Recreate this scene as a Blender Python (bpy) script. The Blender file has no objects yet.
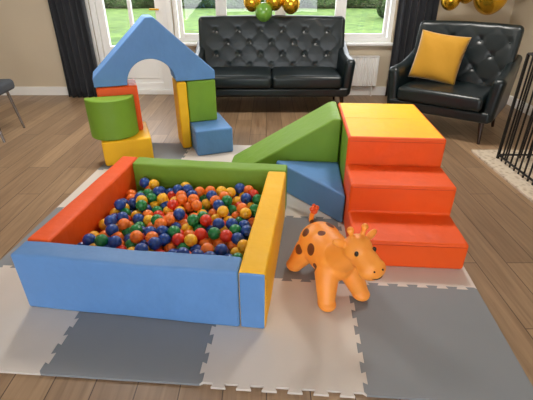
import bpy, bmesh, math, random
from mathutils import Vector, Matrix, Euler
random.seed(11)
S=bpy.context.scene
COL=S.collection
PITCH=28.7; H=1.32; YAW=math.radians(4.2)
cs,sn=math.cos(YAW),math.sin(YAW)

def lin(c):
    def f(v):
        v/=255.0
        return v/12.92 if v<=0.04045 else ((v+0.055)/1.055)**2.4
    return (f(c[0]),f(c[1]),f(c[2]),1)
def newmat(name):
    m=bpy.data.materials.new(name); m.use_nodes=True
    nt=m.node_tree; b=nt.nodes['Principled BSDF']
    return m,nt,b
def mat(name,rgb,rough=.5,metal=0,bump=0,bscale=10,bdist=.01,var=0,vscale=5,coat=0,sheen=0,spec=.5,detail=2):
    m,nt,b=newmat(name)
    c=lin(rgb)
    b.inputs['Base Color'].default_value=c
    b.inputs['Roughness'].default_value=rough
    b.inputs['Metallic'].default_value=metal
    b.inputs['Specular IOR Level'].default_value=spec
    b.inputs['Coat Weight'].default_value=coat
    b.inputs['Sheen Weight'].default_value=sheen
    tc=nt.nodes.new('ShaderNodeTexCoord')
    if bump:
        n=nt.nodes.new('ShaderNodeTexNoise'); n.inputs['Scale'].default_value=bscale; n.inputs['Detail'].default_value=detail
        bp=nt.nodes.new('ShaderNodeBump'); bp.inputs['Strength'].default_value=bump; bp.inputs['Distance'].default_value=bdist
        nt.links.new(tc.outputs['Object'],n.inputs['Vector'])
        nt.links.new(n.outputs['Fac'],bp.inputs['Height']); nt.links.new(bp.outputs['Normal'],b.inputs['Normal'])
    if var:
        n=nt.nodes.new('ShaderNodeTexNoise'); n.inputs['Scale'].default_value=vscale; n.inputs['Detail'].default_value=3
        r=nt.nodes.new('ShaderNodeValToRGB')
        r.color_ramp.elements[0].position=.3; r.color_ramp.elements[1].position=.7
        r.color_ramp.elements[0].color=(c[0]*(1-var),c[1]*(1-var),c[2]*(1-var),1)
        r.color_ramp.elements[1].color=(min(1,c[0]*(1+var)),min(1,c[1]*(1+var)),min(1,c[2]*(1+var)),1)
        nt.links.new(tc.outputs['Object'],n.inputs['Vector'])
        nt.links.new(n.outputs['Fac'],r.inputs['Fac']); nt.links.new(r.outputs['Color'],b.inputs['Base Color'])
    return m

VK=dict(rough=.52,bump=.55,bscale=6,bdist=.022,var=.04,spec=.4,detail=3)
V_BLUE=mat('vinyl_blue',(96,142,200),**VK)
V_RED=mat('vinyl_red',(238,88,20),**VK)
V_YEL=mat('vinyl_yellow',(250,192,30),**VK)
V_GRN=mat('vinyl_green',(118,158,46),**VK)
M_WHITE=mat('white_paint',(244,244,242),.4)
M_WALL=mat('wall_paint',(208,194,170),.85,var=.02,vscale=2)
M_CEIL=mat('ceiling_paint',(244,243,240),.9)
M_LEATH=mat('dark_green_leather',(15,27,30),.33,bump=.3,bscale=60,bdist=.002,spec=.5)
M_WOOD=mat('dark_wood',(48,30,20),.4)
M_CURT=mat('charcoal_fabric',(38,40,46),.9,sheen=.1)
M_MUST=mat('mustard_velvet',(182,132,8),.75,sheen=.3,bump=.5,bscale=12)
M_GOLD=mat('gold_foil',(225,175,50),.2,metal=.8)
M_GRNB=mat('green_balloon',(110,160,60),.25,coat=.5)
M_BLACK=mat('black_metal',(18,18,20),.4,metal=.3)
M_GREYF=mat('grey_upholstery',(66,70,76),.9,bump=.2,bscale=80)
M_MATW=mat('foam_white',(212,204,196),.75,bump=.3,bscale=250,bdist=.001,var=.02)
M_MATG=mat('foam_grey',(132,136,141),.75,bump=.3,bscale=250,bdist=.001,var=.02)
M_CHROME=mat('chrome_leg',(150,150,152),.25,metal=.9)

def obj(name,me,mats=(),loc=(0,0,0),rot=(0,0,0),parent=None,smooth=True,wn=False):
    o=bpy.data.objects.new(name,me); COL.objects.link(o)
    for m in mats: me.materials.append(m)
    o.location=loc; o.rotation_euler=rot
    if parent: o.parent=parent
    if smooth:
        for p in me.polygons: p.use_smooth=True
    if wn:
        w=o.modifiers.new('wn','WEIGHTED_NORMAL'); w.weight=100
    return o
def empty(name,loc=(0,0,0),rot=(0,0,0)):
    e=bpy.data.objects.new(name,None); COL.objects.link(e); e.location=loc; e.rotation_euler=rot; e.empty_display_size=.1
    return e

def axc(h,r,n,k):
    q=h-r
    a=[q*(-1+2*i/n) for i in range(n+1)]
    t=[r*math.tan(math.pi/4*j/k) for j in range(1,k+1)]
    return [-q-x for x in reversed(t)]+a+[q+x for x in t]
def rbox_me(size,r=.02,n=(1,1,1),k=3,fn=None,fm=None):
    h=[s/2 for s in size]; r=min(r,min(h)*.98)
    C=[axc(h[i],r,n[i],k) for i in range(3)]
    vs=[];idx={};fs=[];ms=[]
    def gv(p):
        key=(round(p[0],6),round(p[1],6),round(p[2],6))
        if key in idx: return idx[key]
        inner=Vector([max(-(h[i]-r),min(h[i]-r,p[i])) for i in range(3)])
        d=Vector(p)-inner
        q=inner+d.normalized()*r
        if fn: q=Vector(fn(q))
        idx[key]=len(vs); vs.append(tuple(q)); return idx[key]
    for ax in range(3):
        i,j=(ax+1)%3,(ax+2)%3
        for sg in (1,-1):
            for a in range(len(C[i])-1):
                for b in range(len(C[j])-1):
                    q=[]
                    for (aa,bb) in ((a,b),(a+1,b),(a+1,b+1),(a,b+1)):
                        p=[0,0,0]; p[ax]=sg*h[ax]; p[i]=C[i][aa]; p[j]=C[j][bb]
                        q.append(gv(p))
                    if sg<0: q.reverse()
                    fs.append(q); ms.append((fm or {}).get((ax,sg),0))
    me=bpy.data.meshes.new('m'); me.from_pydata(vs,[],fs)
    for p,mi in zip(me.polygons,ms): p.material_index=mi
    return me
def rbox(name,size,loc,mats,r=.02,rot=(0,0,0),parent=None,n=(1,1,1),k=3,fn=None,fm=None):
    if not isinstance(mats,(list,tuple)): mats=[mats]
    return obj(name,rbox_me(size,r,n,k,fn,fm),mats,loc,rot,parent,wn=(fn is None))

def boxes_me(bl):
    vs=[];fs=[]
    for (x0,x1,y0,y1,z0,z1) in bl:
        b=len(vs)
        vs+=[(x0,y0,z0),(x1,y0,z0),(x1,y1,z0),(x0,y1,z0),(x0,y0,z1),(x1,y0,z1),(x1,y1,z1),(x0,y1,z1)]
        fs+=[[b,b+3,b+2,b+1],[b+4,b+5,b+6,b+7],[b,b+1,b+5,b+4],[b+1,b+2,b+6,b+5],[b+2,b+3,b+7,b+6],[b+3,b,b+4,b+7]]
    me=bpy.data.meshes.new('m'); me.from_pydata(vs,[],fs); return me
def boxes(name,bl,m,loc=(0,0,0),rot=(0,0,0),parent=None,bev=0):
    o=obj(name,boxes_me(bl),[m],loc,rot,parent,smooth=False)
    if bev:
        b=o.modifiers.new('b','BEVEL'); b.width=bev; b.segments=2
    return o

def prism(name,pts,d0,d1,plane,mats,mfn,bev=.012,loc=(0,0,0),rot=(0,0,0),parent=None):
    def P(a,b,d):
        return {'YZ':(d,a,b),'XZ':(a,d,b),'XY':(a,b,d)}[plane]
    bm=bmesh.new()
    A=[bm.verts.new(P(a,b,d0)) for a,b in pts]; B=[bm.verts.new(P(a,b,d1)) for a,b in pts]
    n=len(pts)
    bm.faces.new(A); bm.faces.new(list(reversed(B)))
    for i in range(n):
        j=(i+1)%n
        bm.faces.new([A[j],A[i],B[i],B[j]])
    bmesh.ops.recalc_face_normals(bm,faces=bm.faces)
    bm.normal_update()
    for f in bm.faces:
        f.material_index=mfn(f.normal,f.calc_center_median())
    es=[e for e in bm.edges if e.calc_face_angle(0)>math.radians(25)]
    if bev: bmesh.ops.bevel(bm,geom=es,offset=bev,segments=3,profile=.5,affect='EDGES',clamp_overlap=True)
    me=bpy.data.meshes.new(name); bm.to_mesh(me); bm.free()
    return obj(name,me,mats,loc,rot,parent,wn=True)

def tube(name,pts,r,m,parent=None,loc=(0,0,0),rot=(0,0,0),radii=None,cyc=False,smooth=False):
    cu=bpy.data.curves.new(name,'CURVE'); cu.dimensions='3D'; cu.bevel_depth=r; cu.bevel_resolution=3
    sp=cu.splines.new('NURBS' if smooth else 'POLY'); sp.points.add(len(pts)-1)
    for i,p in enumerate(pts):
        sp.points[i].co=(*p,1)
        if radii: sp.points[i].radius=radii[i]
    if smooth: sp.use_endpoint_u=True; sp.order_u=3
    sp.use_cyclic_u=cyc; cu.use_fill_caps=True
    tmp=bpy.data.objects.new('tmp',cu)
    me=bpy.data.meshes.new_from_object(tmp)
    bpy.data.objects.remove(tmp)
    me.materials.clear()
    return obj(name,me,[m],loc,rot,parent)

# ------------------------------------------------------------------ room
XL,XR,YF,YB=-4.2,2.95,-3.2,5.3
def floor_mat():
    m,nt,b=newmat('oak_laminate')
    tc=nt.nodes.new('ShaderNodeTexCoord'); mp=nt.nodes.new('ShaderNodeMapping')
    mp.inputs['Rotation'].default_value=(0,0,math.radians(90))
    br=nt.nodes.new('ShaderNodeTexBrick')
    br.inputs['Scale'].default_value=1; br.inputs['Brick Width'].default_value=1.25; br.inputs['Row Height'].default_value=.16
    br.inputs['Mortar Size'].default_value=.0024; br.inputs['Mortar Smooth'].default_value=.2; br.offset=.37
    br.inputs['Color1'].default_value=lin((172,143,112)); br.inputs['Color2'].default_value=lin((142,116,91)); br.inputs['Mortar'].default_value=lin((84,64,50))
    mp2=nt.nodes.new('ShaderNodeMapping'); mp2.inputs['Scale'].default_value=(28,1.6,1)
    nz=nt.nodes.new('ShaderNodeTexNoise'); nz.inputs['Scale'].default_value=1.4; nz.inputs['Detail'].default_value=6; nz.inputs['Distortion'].default_value=.6
    rp=nt.nodes.new('ShaderNodeValToRGB'); rp.color_ramp.elements[0].position=.3; rp.color_ramp.elements[1].position=.75
    rp.color_ramp.elements[0].color=(.64,.61,.58,1); rp.color_ramp.elements[1].color=(1.1,1.1,1.1,1)
    mx=nt.nodes.new('ShaderNodeMixRGB'); mx.blend_type='MULTIPLY'; mx.inputs[0].default_value=.85
    L=nt.links.new
    L(tc.outputs['Object'],mp.inputs['Vector']); L(mp.outputs[0],br.inputs['Vector'])
    L(tc.outputs['Object'],mp2.inputs['Vector']); L(mp2.outputs[0],nz.inputs['Vector']); L(nz.outputs['Fac'],rp.inputs['Fac'])
    L(br.outputs['Color'],mx.inputs[1]); L(rp.outputs['Color'],mx.inputs[2]); L(mx.outputs[0],b.inputs['Base Color'])
    b.inputs['Roughness'].default_value=.38
    bp=nt.nodes.new('ShaderNodeBump'); bp.inputs['Strength'].default_value=.15; bp.inputs['Distance'].default_value=.003
    L(nz.outputs['Fac'],bp.inputs['Height']); L(bp.outputs[0],b.inputs['Normal'])
    return m
boxes('floor',[(XL,XR,YF,YB+.25,-.1,0)],floor_mat())
boxes('ceiling',[(XL,XR,YF,YB+.25,2.4,2.5)],M_CEIL)
DX0,DX1,WX0,WX1=-2.12,-1.2,-1.14,1.56
WZ=.62; TZ=2.06
boxes('wall_back',[(XL,DX0,YB,YB+.25,0,2.4),(DX0,DX1,YB,YB+.25,TZ,2.4),(DX1,WX0,YB,YB+.25,0,2.4),
   (WX0,WX1,YB,YB+.25,0,WZ),(WX0,WX1,YB,YB+.25,TZ,2.4),(WX1,XR,YB,YB+.25,0,2.4)],M_WALL)
boxes('wall_right',[(XR,XR+.1,YF,YB+.25,0,2.4)],M_WALL)
boxes('wall_left',[(XL-.1,XL,YF,YB+.25,0,2.4)],M_WALL)
boxes('light_block_wall_front',[(XL,-2.6,YF-.1,YF,0,2.4),(1.6,XR,YF-.1,YF,0,2.4),(-2.6,1.6,YF-.1,YF,2.15,2.4)],M_WALL)  # unseen wall added behind the camera; its narrowed opening cuts light from there
boxes('baseboard_back',[(XL,DX0-.06,YB-.02,YB,0,.11),(WX0,XR-.02,YB-.02,YB,0,.11)],M_WHITE,bev=.004)
boxes('baseboard_right',[(XR-.02,XR,YF,YB,0,.11)],M_WHITE,bev=.004)
boxes('baseboard_left',[(XL,XL+.02,YF,YB,0,.11)],M_WHITE,bev=.004)
def glass():
    m=bpy.data.materials.new('window_glass'); m.use_nodes=True; nt=m.node_tree; nt.nodes.clear()
    o=nt.nodes.new('ShaderNodeOutputMaterial'); t=nt.nodes.new('ShaderNodeBsdfTransparent'); g=nt.nodes.new('ShaderNodeBsdfGlossy'); g.inputs['Roughness'].default_value=.02
    x=nt.nodes.new('ShaderNodeMixShader'); x.inputs[0].default_value=.05
    nt.links.new(t.outputs[0],x.inputs[1]); nt.links.new(g.outputs[0],x.inputs[2]); nt.links.new(x.outputs[0],o.inputs[0]); return m
GL=glass()
def frame(bl,x0,x1,z0,z1,w,y0,y1):
    bl+=[(x0,x0+w,y0,y1,z0,z1),(x1-w,x1,y0,y1,z0,z1),(x0+w,x1-w,y0,y1,z0,z0+w),(x0+w,x1-w,y0,y1,z1-w,z1)]
w=empty('window_1',(0,0,0))
bl=[]; frame(bl,WX0,WX1,WZ+.03,TZ,.05,YB+.06,YB+.14)
cuts=[WX0+.05,-.55,.17,.9,WX1-.05]
for c in cuts[1:-1]: bl.append((c-.03,c+.03,YB+.06,YB+.14,WZ+.08,TZ-.05))
for a,b2 in zip(cuts[:-1],cuts[1:]): frame(bl,a+.02,b2-.02,WZ+.08,TZ-.05,.045,YB+.05,YB+.1)
boxes('frame',bl,M_WHITE,parent=w,bev=.004)
boxes('sill',[(WX0-.05,WX1+.05,YB-.07,YB+.06,WZ-.0,WZ+.03)],M_WHITE,parent=w,bev=.006)
boxes('pane',[(WX0+.06,WX1-.06,YB+.075,YB+.079,WZ+.09,TZ-.06)],GL,parent=w)
d=empty('door_1',(0,0,0))
bl=[]; frame(bl,DX0,DX1,0.0,TZ,.06,YB+.02,YB+.14)
lx0,lx1=DX0+.065,DX1-.065
frame(bl,lx0,lx1,.06,TZ-.065,.085,YB+.05,YB+.11)
bl+=[(lx0+.085,lx1-.085,YB+.05,YB+.11,.5,.6),(lx0+.085,lx1-.085,YB+.07,YB+.09,.14,.5),((lx0+lx1)/2-.02,(lx0+lx1)/2+.02,YB+.05,YB+.11,.6,TZ-.15),
     (lx0+.14,lx1-.14,YB+.06,YB+.07,.2,.45)]
boxes('leaf_and_frame',bl,M_WHITE,parent=d,bev=.004)
boxes('pane',[(lx0+.08,lx1-.08,YB+.078,YB+.082,.6,TZ-.14)],GL,parent=d)
rbox('handle',(.12,.02,.02),(lx1-.09,YB+.02,1.02),M_GOLD,.008,parent=d)
boxes('trim_1',[(DX0-.06,DX0,YB-.02,YB+.02,0,TZ+.06),(DX1,WX0,YB-.02,YB+.02,0,TZ+.06)],M_WHITE,bev=.004)

# outside
def grass():
    m,nt,b=newmat('lawn_grass')
    n=nt.nodes.new('ShaderNodeTexNoise'); n.inputs['Scale'].default_value=3; n.inputs['Detail'].default_value=8
    r=nt.nodes.new('ShaderNodeValToRGB'); r.color_ramp.elements[0].position=.35; r.color_ramp.elements[1].position=.65
    r.color_ramp.elements[0].color=lin((50,80,22)); r.color_ramp.elements[1].color=lin((94,120,48))
    tc=nt.nodes.new('ShaderNodeTexCoord')
    nt.links.new(tc.outputs['Object'],n.inputs['Vector']); nt.links.new(n.outputs['Fac'],r.inputs['Fac']); nt.links.new(r.outputs['Color'],b.inputs['Base Color'])
    b.inputs['Roughness'].default_value=1; return m
boxes('lawn',[(-25,25,10.5,40,-.2,-.12)],grass())
boxes('patio',[(-25,25,YB+.25,10.49,-.2,-.11)],mat('paving',(150,146,140),.9,var=.12,vscale=1.5))
hm=mat('hedge_leaves',(48,70,30),1,var=.6,vscale=6,bump=1,bscale=8,bdist=.3)
def hfn(p):
    return (p[0]+.25*math.sin(p[2]*5+p[0]*3),p[1]+.3*math.sin(p[0]*2.1)*math.cos(p[2]*3),p[2]+(.2*math.sin(p[0]*1.7) if p[2]>0 else 0))
rbox('garden_hedge',(40,1.5,2.2),(0,27,.99),hm,.4,n=(120,3,10),fn=hfn)
for i,(x,y,s) in enumerate([(-6.5,14,.9),(-9,17,1.4),(6,19,1.2)]):
    def sf(p): 
        q=Vector(p)*(1+.12*math.sin(9*p[0]+4*p[2])*math.cos(8*p[1]+5*p[2]))
        return (q.x,q.y,max(q.z,-.7*s))
    rbox('garden_bush' if i==0 else 'garden_bush.%03d'%i,(2*s,2*s,1.6*s),(x,y,.7*s-.115),hm,.78*s,n=(8,8,8),k=8,fn=sf)

def curtain(name,x0,x1,y,z0,z1,nw):
    vs=[];fs=[];N=nw*10;K=12
    for k in range(K+1):
        t=k/K; z=z0+(z1-z0)*t
        for i in range(N+1):
            u=i/N
            a=.035*(1+.25*math.sin(u*7+1))
            vs.append((x0+(x1-x0)*u+.008*math.sin(t*4+u*9),y+a*math.sin(u*nw*2*math.pi+.4*math.sin(t*3)),z))
    for k in range(K):
        for i in range(N):
            b=k*(N+1)+i; fs.append((b,b+1,b+N+2,b+N+1))
    me=bpy.data.meshes.new(name); me.from_pydata(vs,[],fs)
    o=obj(name,me,[M_CURT]); s=o.modifiers.new('s','SOLIDIFY'); s.thickness=.006
    return o
curtain('curtain',-2.54,-2.1,YB-.14,.01,2.2,6)
curtain('curtain.001',1.54,2.02,YB-.12,.01,2.2,6)
rod=empty('curtain_rod')
tube('rod',[(-2.7,YB-.12,2.24),(2.2,YB-.12,2.24)],.014,M_BLACK,parent=rod)
for x in (-2.65,0,2.15): tube('bracket',[(x,YB-.12,2.24),(x,YB,2.24)],.01,M_BLACK,parent=rod)

rad=empty('radiator',(0.76,YB-.06,0))
def rf(p): return (p[0],p[1]+(.006*math.sin(p[0]*2*math.pi/.035) if p[1]<0 and abs(p[0])<.62 else 0),p[2])
rbox('panel',(1.3,.05,.36),(0,0,.31),M_WHITE,.01,parent=rad,n=(220,1,1),k=2,fn=rf)
boxes('top_grille',[(-.65,.65,-.035,.035,.49,.5)],M_WHITE,parent=rad)
for x in (-.55,.6): tube('pipe',[(x,0,0),(x,0,.15)],.009,M_WHITE,parent=rad)

# ------------------------------------------------------------------ foam floor mats
T=.613; X0=-1.545; Y0=.95; NC=4; NR=4
def teeth(L,flip,straight):
    if straight: return [(0,0),(L,0)]
    n=13; p=L/n; pts=[(0,0)]; a=.009
    for i in range(n):
        s=a if i%2==0 else -a
        if flip: s=-s
        x0=i*p; x1=(i+1)*p
        if i==0: x0=.012
        if i==n-1: x1=L-.012
        e=.004
        pts+=[(x0+(-e if i>0 else 0),s),(x1+(e if i<n-1 else 0),s)]
    pts.append((L,0)); 
    return pts
def hseam(c,r):
    st=(r==NR or (r==0 and c!=2)); return [(X0+c*T+a,Y0+r*T+b) for a,b in teeth(T,(c+r)%2,st)]
def vseam(c,r):
    st=(c==0 or c==NC); return [(X0+c*T+b,Y0+r*T+a) for a,b in teeth(T,(c+r)%2,st)]
vs=[];fs=[];mi=[]
MZ=.012
for r in range(NR):
    for c in range(NC):
        out=hseam(c,r)[:-1]+vseam(c+1,r)[:-1]+list(reversed(hseam(c,r+1)))[:-1]+list(reversed(vseam(c,r)))[:-1]
        cx,cy=X0+(c+.5)*T,Y0+(r+.5)*T
        out=[(cx+(x-cx)*.9985,cy+(y-cy)*.9985) for x,y in out]
        b=len(vs);n=len(out)
        vs+=[(x,y,MZ) for x,y in out]+[(x,y,0.001) for x,y in out]
        fs.append(list(range(b,b+n))); fs+=[[b+i,b+n+i,b+n+(i+1)%n,b+(i+1)%n] for i in range(n)]
        mi+=[(r+c)%2]*(n+1)
me=bpy.data.meshes.new('foam'); me.from_pydata(vs,[],fs)
for p,k in zip(me.polygons,mi): p.material_index=k
obj('foam_play_mat',me,[M_MATW,M_MATG],rot=(0,0,-YAW),smooth=False)
MZ=.0135

# ------------------------------------------------------------------ ball pit
PR=math.radians(-7.3); PC=(-.476,1.838); W=1.09; TH=.11; PH=.3
bp=empty('ball_pit',(PC[0],PC[1],MZ),(0,0,PR))
h=W/2
def soft(size,amp=.006,seed=0):
    hx,hy,hz=size[0]/2,size[1]/2,size[2]/2
    def f(p):
        x,y,z=p
        n=math.sin(x*11+seed)*math.cos(z*9+y*10+seed*2)+.5*math.sin(x*23+y*19+z*17+seed)
        b=amp*n
        kz=max(0,1-(z/hz)**4)
        if size[0]<size[1]: return (x+(math.copysign(1,x)*amp*1.2*kz*(1-(y/hy)**4) if abs(x)>hx*.7 else 0)+b*.25,y,z+(b*.5-.004*(1-(y/hy)**2) if z>hz*.7 else 0))
        return (x,y+(math.copysign(1,y)*amp*1.2*kz*(1-(x/hx)**4) if abs(y)>hy*.7 else 0)+b*.25,z+(b*.5-.004*(1-(x/hx)**2) if z>hz*.7 else 0))
    return f
def panel(name,size,loc,mats,seed,fm=None):
    n=(24,3,8) if size[0]>size[1] else (3,24,8)
    rbox(name,size,loc,mats,.013,parent=bp,n=n,fn=soft(size,.004,seed),fm=fm)
rbox('base_mat',(W-2*TH,W-2*TH,.02),(0,0,.011),V_BLUE,.006,parent=bp)
s1=(W-TH-.002,TH,PH); s2=(TH,W-TH-.002,PH)
panel('panel_front',s1,(-TH/2,-h+TH/2,PH/2),[V_BLUE],1)
panel('panel_right',s2,(h-TH/2,-TH/2,PH/2),[V_YEL,V_BLUE],2,{(1,-1):1})
panel('panel_back',s1,(TH/2,h-TH/2,PH/2),[V_GRN],3)
panel('panel_left',s2,(-h+TH/2,TH/2,PH/2),[V_RED],4)

# balls
BR=.0325
def ico(sub):
    bm=bmesh.new(); bmesh.ops.create_icosphere(bm,subdivisions=sub,radius=BR)
    v=[tuple(x.co) for x in bm.verts]; bm.verts.ensure_lookup_table()
    f=[[x.index for x in g.verts] for g in bm.faces]; bm.free(); return v,f
hi,lo=ico(3),ico(2)
cols=[(218,52,30),(244,122,40),(248,186,40),(24,128,66),(24,70,150)]
BM=[mat('ball_%s'%n,c,.3,coat=.2) for n,c in zip(('red','orange','yellow','green','blue'),cols)]
vs=[];fs=[];mi=[]
L=W/2-TH-BR-.006
pos=[]
for ly in range(4):
    z=.023+BR+ly*BR*1.5
    ox=(ly%2)*BR; oy=(ly%2)*BR*.58
    y=-L+oy; row=0
    while y<=L+1e-6:
        x=-L+ox+(row%2)*BR
        while x<=L+1e-6:
            keep=1
            j=.0015
            zz=z
            if ly==2: keep=random.random()<.95; j=.005; zz=z+random.uniform(-.006,.006)
            if ly==3: keep=random.random()<.48; j=.008; zz=z+random.uniform(-.014,.002)
            if keep: pos.append((max(-L,min(L,x+random.uniform(-j,j))),max(-L,min(L,y+random.uniform(-j,j))),zz,ly))
            x+=2.03*BR
        y+=1.76*BR; row+=1
for (x,y,z,ly) in pos:
    V,F=hi if ly>=2 else lo
    b=len(vs); vs+=[(a+x,c+y,e+z) for a,c,e in V]; fs+=[[b+i for i in f] for f in F]
    k=random.choices(range(5),[.12,.22,.22,.18,.26])[0]; mi+=[k]*len(F)
me=bpy.data.meshes.new('balls'); me.from_pydata(vs,[],fs); me.polygons.foreach_set('material_index',mi)
obj('plastic_balls',me,BM,parent=bp)

# ------------------------------------------------------------------ soft play steps
sp=empty('soft_play_steps',(0,0,MZ),(0,0,-YAW))
SX0,SX1=.318,.888
prism('step_lower',[(1.70,0),(1.70,.158),(1.99,.158),(1.99,.33),(2.276,.33),(2.276,0)],SX0,SX1,'YZ',[V_RED],lambda n,c:0,.016,parent=sp)
prism('platform',[(2.278,0),(2.278,.5),(3.05,.5),(3.05,0)],SX0,SX1,'YZ',[V_RED,V_YEL,V_GRN],lambda n,c:1 if n.z>.9 else (2 if n.x<-.9 else 0),.016,parent=sp)
SEAM_R=mat('seam_red',(200,60,18),.6); SEAM_Y=mat('seam_yellow',(214,158,24),.6)
for (y,z) in ((1.699,.14),(1.989,.312),(2.277,.475)):
    tube('seam',[(SX0+.015,y,z),(SX1-.015,y,z)],.0014,SEAM_R,parent=sp)
tube('seam_top',[(SX0+.015,2.66,.5),(SX1-.015,2.66,.5)],.0014,SEAM_Y,parent=sp)
prism('soft_play_ramp',[(.31,0),(.31,.5),(.26,.5),(-.5,.03),(-.5,0)],2.62,3.08,'XZ',[V_GRN],lambda n,c:0,.014,loc=(0,0,MZ),rot=(0,0,-YAW))
prism('soft_play_wedge',[(.312,2.10),(.312,2.61),(-.12,2.61),(-.12,2.58)],0,.2,'XY',[V_BLUE],lambda n,c:0,.014,loc=(0,0,MZ),rot=(0,0,-YAW))

# ------------------------------------------------------------------ play house
A=math.radians(20)
C0=(-.885,3.3)
def U(u,v,z): return (C0[0]+u*math.cos(A)-v*math.sin(A),C0[1]+u*math.sin(A)+v*math.cos(A),z+MZ)
ZT=.575
arc=[(-.04+.19*math.cos(t),.19*math.sin(t)) for t in [math.pi*i/20 for i in range(21)]]
roof=[(-.48,0),(-.48,.07),(-.03,.49),(.03,.49),(.48,.07),(.48,0)]+arc
prism('soft_play_arch',roof,0,.28,'XZ',[V_BLUE],lambda n,c:0,.01,loc=U(0,0,ZT+.004),rot=(0,0,A))
def blk(name,u0,u1,v0,v1,z0,z1,m):
    return rbox(name,(u1-u0,v1-v0,z1-z0),U((u0+u1)/2,(v0+v1)/2,(z0+z1)/2),m,.016,rot=(0,0,A))
blk('soft_play_block',-.5,-.12,-.2,.27,0,.2,V_YEL)
blk('soft_play_block.001',-.47,-.16,.0,.27,.202,ZT,V_RED)
blk('soft_play_block.002',.235,.55,-.24,.25,0,.22,V_BLUE)
blk('soft_play_block.003',.235,.48,.0,.25,.222,ZT,V_GRN)
blk('soft_play_block.004',.15,.23,-.02,.25,0,ZT,V_YEL)
hc=[(.185*math.cos(t),.18*math.sin(t)) for t in [math.pi+math.pi*i/24 for i in range(25)]]
prism('soft_play_half_cylinder',hc,0,.31,'XY',[V_GRN],lambda n,c:0,.01,loc=U(-.385,-.01,.203),rot=(0,0,A))

# ------------------------------------------------------------------ leather seating
def seating(name,w,nc,loc,rot):
    e=empty(name,loc,(0,0,rot))
    aw=.11
    iw=w-2*aw
    rbox('base',(w-.06,.72,.1),(0,-.01,.25),M_LEATH,.03,parent=e,n=(4,2,1))
    cw=iw/nc
    for i in range(nc):
        def cf(p,cw=cw):
            b=.018*(1-(2*p[0]/cw)**2)*(1-(p[1]/.32)**2)
            return (p[0],p[1],p[2]+(b if p[2]>0 else 0))
        rbox('seat_cushion_%d'%(i+1),(cw-.006,.6,.13),(-iw/2+cw*(i+.5),-.1,.363),M_LEATH,.04,parent=e,n=(10,10,2),k=4,fn=cf)
    sx,sz=.13,.125
    hb=.6
    def bf(p):
        x,y,z=p
        if y<0:
            a=x/sx; b=(z-.02)/sz
            f1=min(abs(math.sin(math.pi*(a+b)/2)),abs(math.sin(math.pi*(a-b)/2)))
            ia=round(a); ib=round(b); best=9
            for da in (-1,0,1):
                for db in (-1,0,1):
                    A_,B_=ia+da,ib+db
                    if (A_+B_)%2==0: best=min(best,((a-A_)*sx)**2+((b-B_)*sz)**2)
            dim=math.exp(-best/(.028**2))
            edge=max(0,min(1,(hb/2-.03-abs(z))*14))*max(0,min(1,((w-.1)/2-.03-abs(x))*14))
            y+= (.014*dim-.005*(f1**.6))*edge
        t=(z+hb/2)/hb
        y+= -.10*(abs(2*x/w)**6)*(1-t*.3)
        z+= .02*(1-(2*x/w)**2)*t
        return (x,y,z)
    rbox('backrest',(w-.06,.13,hb),(0,.26,.66),M_LEATH,.05,rot=(math.radians(-11),0,0),parent=e,n=(int(w*75),1,48),k=4,fn=bf)
    R11=math.radians(-11)
    nx=int((w/2-.1)/sx)+1
    bmv=bmesh.new()
    for i in range(-nx,nx+1):
        for j in range(-3,4):
            if (i+j)%2: continue
            x=i*sx; z=j*sz+.02
            if abs(x)>w/2-.1 or abs(z)>hb/2-.05: continue
            y=-.065+.014-.10*(abs(2*x/w)**6)
            bmesh.ops.create_uvsphere(bmv,u_segments=10,v_segments=6,radius=.010,matrix=Matrix.Translation((x,y,z)))
    me=bpy.data.meshes.new('btn'); bmv.to_mesh(me); bmv.free()
    obj('buttons',me,[M_LEATH],(0,.26,.66),(R11,0,0),parent=e)
    for s in (-1,1):
        def af(p,s=s):
            x,y,z=p
            t=(y+.36)/.72
            hgt=.0+.2*max(0,t-.4)**1.3
            if z>0: z+=hgt+(-.03*(1-t))
            x+=s*.035*(z+.2)/.4*(1-.4*t)
            return (x,y,z)
        rbox('arm_%s'%('left' if s<0 else 'right'),(aw,.72,.42),(s*(w/2-aw/2-.01),-.0,.41),M_LEATH,.045,parent=e,n=(2,14,8),k=4,fn=af)
    for sx_ in (-1,1):
        for y,l in ((-.3,'front'),(.27,'back')):
            tube('leg_%s_%s'%(l,'l' if sx_<0 else 'r'),[(sx_*(w/2-.1),y,.215),(sx_*(w/2-.075),y+(-.03 if y<0 else .04),0.0)],.026,M_WOOD,parent=e,radii=[1,.5])
    return e
seating('leather_sofa',1.74,2,(.06,4.76,0),0)
seating('leather_armchair',1.0,1,(1.81,4.0,0),math.radians(-37))

def pillow(name,s,t,loc,rot,m):
    N=28; vs=[];fs=[]
    for sg in (1,-1):
        for i in range(N+1):
            for j in range(N+1):
                u=-1+2*i/N; v=-1+2*j/N
                k=((1-u**4)*(1-v**4))**.5
                pin=1-.06*(1-abs(v)**2)*abs(u)**3
                pin2=1-.06*(1-abs(u)**2)*abs(v)**3
                vs.append((u*s/2*pin,sg*t/2*k+.008*math.sin(5*u+3*v)*k,v*s/2*pin2))
    for q in range(2):
        o=q*(N+1)**2
        for i in range(N):
            for j in range(N):
                a=o+i*(N+1)+j; f=[a,a+1,a+N+2,a+N+1]
                fs.append(f if q else f[::-1])
    me=bpy.data.meshes.new(name); me.from_pydata(vs,[],fs)
    bm=bmesh.new(); bm.from_mesh(me); bmesh.ops.remove_doubles(bm,verts=bm.verts,dist=.0005); bmesh.ops.recalc_face_normals(bm,faces=bm.faces); bm.to_mesh(me); bm.free()
    return obj(name,me,[m],loc,rot)
pillow('throw_pillow',.45,.14,(1.665,4.06,.668),(math.radians(-14),math.radians(6),math.radians(-30)),M_MUST)

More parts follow.
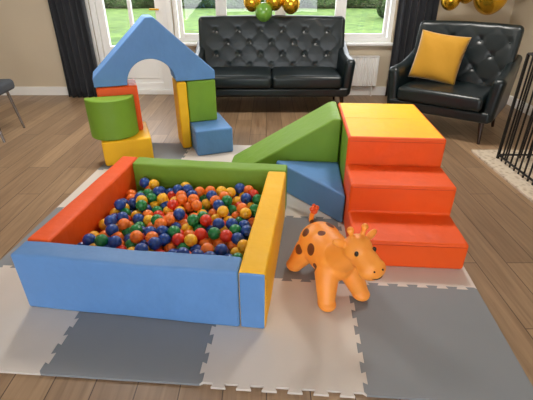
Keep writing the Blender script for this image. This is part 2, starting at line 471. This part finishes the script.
# ------------------------------------------------------------------ giraffe
g=empty('giraffe_hopper_toy',(.29,1.555,MZ+.001),(0,0,math.radians(22)))
def giraffe_body():
    bm=bmesh.new()
    def sph(c,r,rot=(0,0,0)):
        if not isinstance(r,tuple): r=(r,r,r)
        m=Matrix.Translation(c)@Euler(rot).to_matrix().to_4x4()@Matrix.Diagonal((*r,1))
        bmesh.ops.create_uvsphere(bm,u_segments=24,v_segments=16,radius=1,matrix=m)
    def chain(a,b,ra,rb,n=8):
        a=Vector(a);b=Vector(b)
        for i in range(n+1):
            t=i/n; sph(a.lerp(b,t),ra+(rb-ra)*t)
    sph((0,.0,.178),(.105,.15,.102))
    sph((0,.07,.18),(.108,.105,.105))
    sph((0,-.07,.17),(.1,.095,.095))
    chain((0,-.09,.2),(.015,-.185,.30),.078,.056)
    sph((.018,-.2,.322),(.063,.064,.06))
    chain((.02,-.215,.31),(.035,-.275,.278),.055,.052,5)
    sph((.038,-.285,.268),(.063,.047,.047))
    for s in (-1,1):
        chain((s*.055,-.1,.14),(s*.088,-.165,.04),.058,.040)
        sph((s*.09,-.175,.028),(.042,.046,.028))
        chain((s*.06,.09,.14),(s*.1,.13,.04),.062,.040)
        sph((s*.104,.135,.028),(.042,.046,.028))
        chain((.018+s*.022,-.19,.37),(.018+s*.034,-.185,.402),.011,.010,4)
        sph((.018+s*.035,-.185,.41),.016)
        sph((.018+s*.078,-.178,.355),(.036,.014,.02),(0,-s*.5,s*.2))
    pts=[(0,.155,.225),(0,.175,.25),(0,.17,.285),(0,.155,.31)]
    for a,b in zip(pts[:-1],pts[1:]): chain(a,b,.013,.012,5)
    me=bpy.data.meshes.new('gir'); bm.to_mesh(me); bm.free(); return me
def gmat():
    m,nt,b=newmat('orange_rubber_spotted')
    L=nt.links.new
    tc=nt.nodes.new('ShaderNodeTexCoord')
    spots=[((-.1,-.01,.215),.03),((-.08,.085,.25),.026),((-.03,.02,.285),.024),((.05,.07,.28),.024),((.095,-.02,.235),.026),((.11,.08,.2),.026),
           ((-.112,.08,.16),.027),((0,.15,.24),.022),((-.1,-.06,.15),.02)]
    prev=None
    nz=nt.nodes.new('ShaderNodeTexNoise'); nz.inputs['Scale'].default_value=12; nz.inputs['Detail'].default_value=0
    sub=nt.nodes.new('ShaderNodeVectorMath'); sub.operation='SUBTRACT'; sub.inputs[1].default_value=(.5,.5,.5)
    scl=nt.nodes.new('ShaderNodeVectorMath'); scl.operation='SCALE'; scl.inputs['Scale'].default_value=.025
    add=nt.nodes.new('ShaderNodeVectorMath'); add.operation='ADD'
    L(tc.outputs['Object'],nz.inputs['Vector']); L(nz.outputs['Color'],sub.inputs[0]); L(sub.outputs[0],scl.inputs[0]); L(tc.outputs['Object'],add.inputs[0]); L(scl.outputs[0],add.inputs[1])
    for c,r in spots:
        d=nt.nodes.new('ShaderNodeVectorMath'); d.operation='DISTANCE'; d.inputs[1].default_value=c
        L(add.outputs[0],d.inputs[0])
        q=nt.nodes.new('ShaderNodeMath'); q.operation='LESS_THAN'; q.inputs[1].default_value=r
        L(d.outputs['Value'],q.inputs[0])
        if prev:
            x=nt.nodes.new('ShaderNodeMath'); x.operation='MAXIMUM'; L(prev,x.inputs[0]); L(q.outputs[0],x.inputs[1]); prev=x.outputs[0]
        else: prev=q.outputs[0]
    mx=nt.nodes.new('ShaderNodeMixRGB'); mx.inputs[1].default_value=lin((252,158,62)); mx.inputs[2].default_value=lin((112,58,34))
    L(prev,mx.inputs[0])
    L(mx.outputs[0],b.inputs['Base Color'])
    b.inputs['Roughness'].default_value=.45
    b.inputs['Subsurface Weight'].default_value=.15; b.inputs['Subsurface Radius'].default_value=(.05,.02,.01); b.inputs['Subsurface Scale'].default_value=.3
    return m
o=obj('body',giraffe_body(),[gmat()],parent=g)
r=o.modifiers.new('r','REMESH'); r.mode='VOXEL'; r.voxel_size=.0042; r.use_smooth_shade=True
s=o.modifiers.new('s','SMOOTH'); s.factor=.6; s.iterations=6
M_REDT=mat('red_rubber',(224,84,30),.4); M_DK=mat('black_rubber',(20,16,14),.25)
bm=bmesh.new()
for c,rr in (((0,.152,.315),(.018,.018,.015)),((-.012,.15,.33),(.013,.012,.014)),((.012,.15,.332),(.013,.012,.014)),((0,.158,.34),(.010,.010,.013))):
    bmesh.ops.create_uvsphere(bm,u_segments=14,v_segments=10,radius=1,matrix=Matrix.Translation(c)@Matrix.Diagonal((*rr,1)))
me=bpy.data.meshes.new('tuft'); bm.to_mesh(me); bm.free(); obj('tail_tuft',me,[M_REDT],parent=g)
def sphere(name,c,r,m,parent):
    bm=bmesh.new(); bmesh.ops.create_uvsphere(bm,u_segments=16,v_segments=12,radius=1,matrix=Matrix.Diagonal((*r,1)))
    me=bpy.data.meshes.new(name); bm.to_mesh(me); bm.free(); return obj(name,me,[m],c,parent=parent)
for s_,x in (('l',-1),('r',1)):
    sphere('eye_'+s_,(.022+x*.043,-.25,.336),(.009,.009,.012),M_DK,g)
    sphere('nostril_'+s_,(.04+x*.02,-.325,.287),(.004,.004,.004),M_DK,g)
tube('mouth',[(-.006,-.312,.262),(.016,-.326,.252),(.04,-.331,.248),(.064,-.326,.252),(.086,-.308,.262)],.002,M_DK,parent=g,smooth=True)

# ------------------------------------------------------------------ balloons
def balloon(name,c,r,m,parent):
    def f(p):
        z=p[2]/r; k=1 if z>0 else 1-.12*z*z
        return (p[0]*k,p[1]*k,p[2]*(1.1 if z<0 else 1))
    return rbox(name,(2*r,2*r,2*r),c,m,r*.97,parent=parent,n=(1,1,1),k=10,fn=f)
bg=empty('balloon_garland')
for i,(x,y,z,r_,m_) in enumerate([(-.03,4.88,1.02,.095,M_GRNB),(-.16,4.95,1.12,.095,M_GOLD),(.09,4.95,1.13,.095,M_GOLD),(.27,4.95,1.1,.1,M_GOLD),(.0,4.95,1.27,.1,M_GRNB),(-.2,4.95,1.31,.1,M_GOLD),(.22,4.95,1.31,.1,M_GOLD)]):
    balloon('balloon_%d'%(i+1),(x,y,z),r_,m_,bg)
tube('cord',[(-.03,4.88,1.02),(0,4.95,1.27),(0,4.95,2.4)],.003,M_WHITE,parent=bg)
tube('cord_across',[(-.16,4.95,1.12),(-.2,4.95,1.31),(0,4.95,1.27),(.22,4.95,1.31),(.27,4.95,1.1)],.003,M_WHITE,parent=bg)
bg2=empty('foil_balloon_cluster')
for i,(x,y,z,r_) in enumerate([(2.02,4.9,1.14,.1),(2.16,4.85,1.2,.09),(2.40,4.8,1.18,.17),(2.6,4.85,1.5,.17),(2.2,4.9,1.5,.17)]):
    balloon('balloon_%d'%(i+1),(x,y,z),r_,M_GOLD,bg2)
    tube('ribbon_%d'%(i+1),[(x,y,z),(x,y,2.4)],.002,M_GOLD,parent=bg2)

# ------------------------------------------------------------------ hearth + fire guard
def hearthm():
    m,nt,b=newmat('patterned_hearth_stone')
    v=nt.nodes.new('ShaderNodeTexVoronoi'); v.inputs['Scale'].default_value=26
    r=nt.nodes.new('ShaderNodeValToRGB'); r.color_ramp.elements[0].color=lin((160,142,120)); r.color_ramp.elements[1].color=lin((206,192,172))
    r.color_ramp.elements[0].position=.05; r.color_ramp.elements[1].position=.5
    tc=nt.nodes.new('ShaderNodeTexCoord'); nt.links.new(tc.outputs['Object'],v.inputs['Vector']); nt.links.new(v.outputs['Distance'],r.inputs['Fac']); nt.links.new(r.outputs['Color'],b.inputs['Base Color'])
    b.inputs['Roughness'].default_value=.7; return m
boxes('hearth_slab',[(1.8,XR-.03,1.75,3.3,0,.02)],hearthm(),bev=.004)
fg=empty('fireguard',(0,0,.021))
gx=1.93; gy0,gy1=1.85,3.1; gz=.83
for zz in (.03,gz):
    tube('rail_side',[(XR-.05,gy0,zz),(gx,gy0,zz),(gx,gy1,zz),(XR-.05,gy1,zz)],.009,M_BLACK,parent=fg)
bl=[]
y=gy0
while y<=gy1+.001:
    rr=.005 if 0.001<y-gy0<gy1-gy0-.03 else .009
    bl.append((gx-rr,gx+rr,y-rr,y+rr,0,gz)); y+=.0625
x=gx+.0625
while x<XR-.06:
    for yy in (gy0,gy1): bl.append((x-.005,x+.005,yy-.005,yy+.005,0,gz))
    x+=.0625
boxes('bars',bl,M_BLACK,parent=fg)

# ------------------------------------------------------------------ grey chair at left
gc=empty('grey_dining_chair',(-2.69,3.72,0),(0,0,math.radians(95)))
rbox('seat',(.5,.5,.1),(0,0,.44),M_GREYF,.035,parent=gc,n=(4,4,1))
rbox('back',(.48,.07,.5),(0,.23,.72),M_GREYF,.03,rot=(math.radians(-8),0,0),parent=gc,n=(4,1,4))
for sx_ in (-1,1):
    for y in (-.2,.2):
        tube('leg',[(sx_*.18,y*.9,.41),(sx_*.21,y*1.15,0)],.014,M_CHROME,parent=gc,radii=[1,.8])

# ------------------------------------------------------------------ light
wd=bpy.data.worlds.new('World'); S.world=wd; wd.use_nodes=True
bgN=wd.node_tree.nodes['Background']; bgN.inputs[0].default_value=(.92,.96,1.0,1); bgN.inputs[1].default_value=5.2
sl=bpy.data.lights.new('sun','SUN'); sl.energy=2.0; sl.angle=math.radians(3); sl.color=(1,.95,.85)
so=bpy.data.objects.new('sun',sl); COL.objects.link(so); so.rotation_euler=Vector((-.6,-.25,.75)).to_track_quat('Z','Y').to_euler()
for i,(x,y,e_) in enumerate([(-1.4,3.4,38),(1.2,3.4,38)]):  # added overhead fill lights with invented housings, to brighten the back of the room
    cl=empty('added_ceiling_fill' if i==0 else 'added_ceiling_fill.001',(x,y,2.4))
    rbox('added_fill_housing',(.5,.5,.05),(0,0,-.026),M_WHITE,.02,parent=cl,n=(4,4,1))
    al=bpy.data.lights.new('fill_light','AREA'); al.shape='DISK'; al.size=.45; al.energy=e_; al.color=(1,.95,.88)
    ao=bpy.data.objects.new('fill_light',al); COL.objects.link(ao); ao.location=(0,0,-.06); ao.parent=cl

cam=bpy.data.cameras.new('cam'); cam.sensor_width=36; cam.lens=36*400/533
co=bpy.data.objects.new('camera',cam); COL.objects.link(co); co.location=(0,0,H); co.rotation_euler=(math.radians(90-PITCH),0,0)
S.camera=co
S.view_settings.view_transform='Standard'
S.view_settings.exposure=0
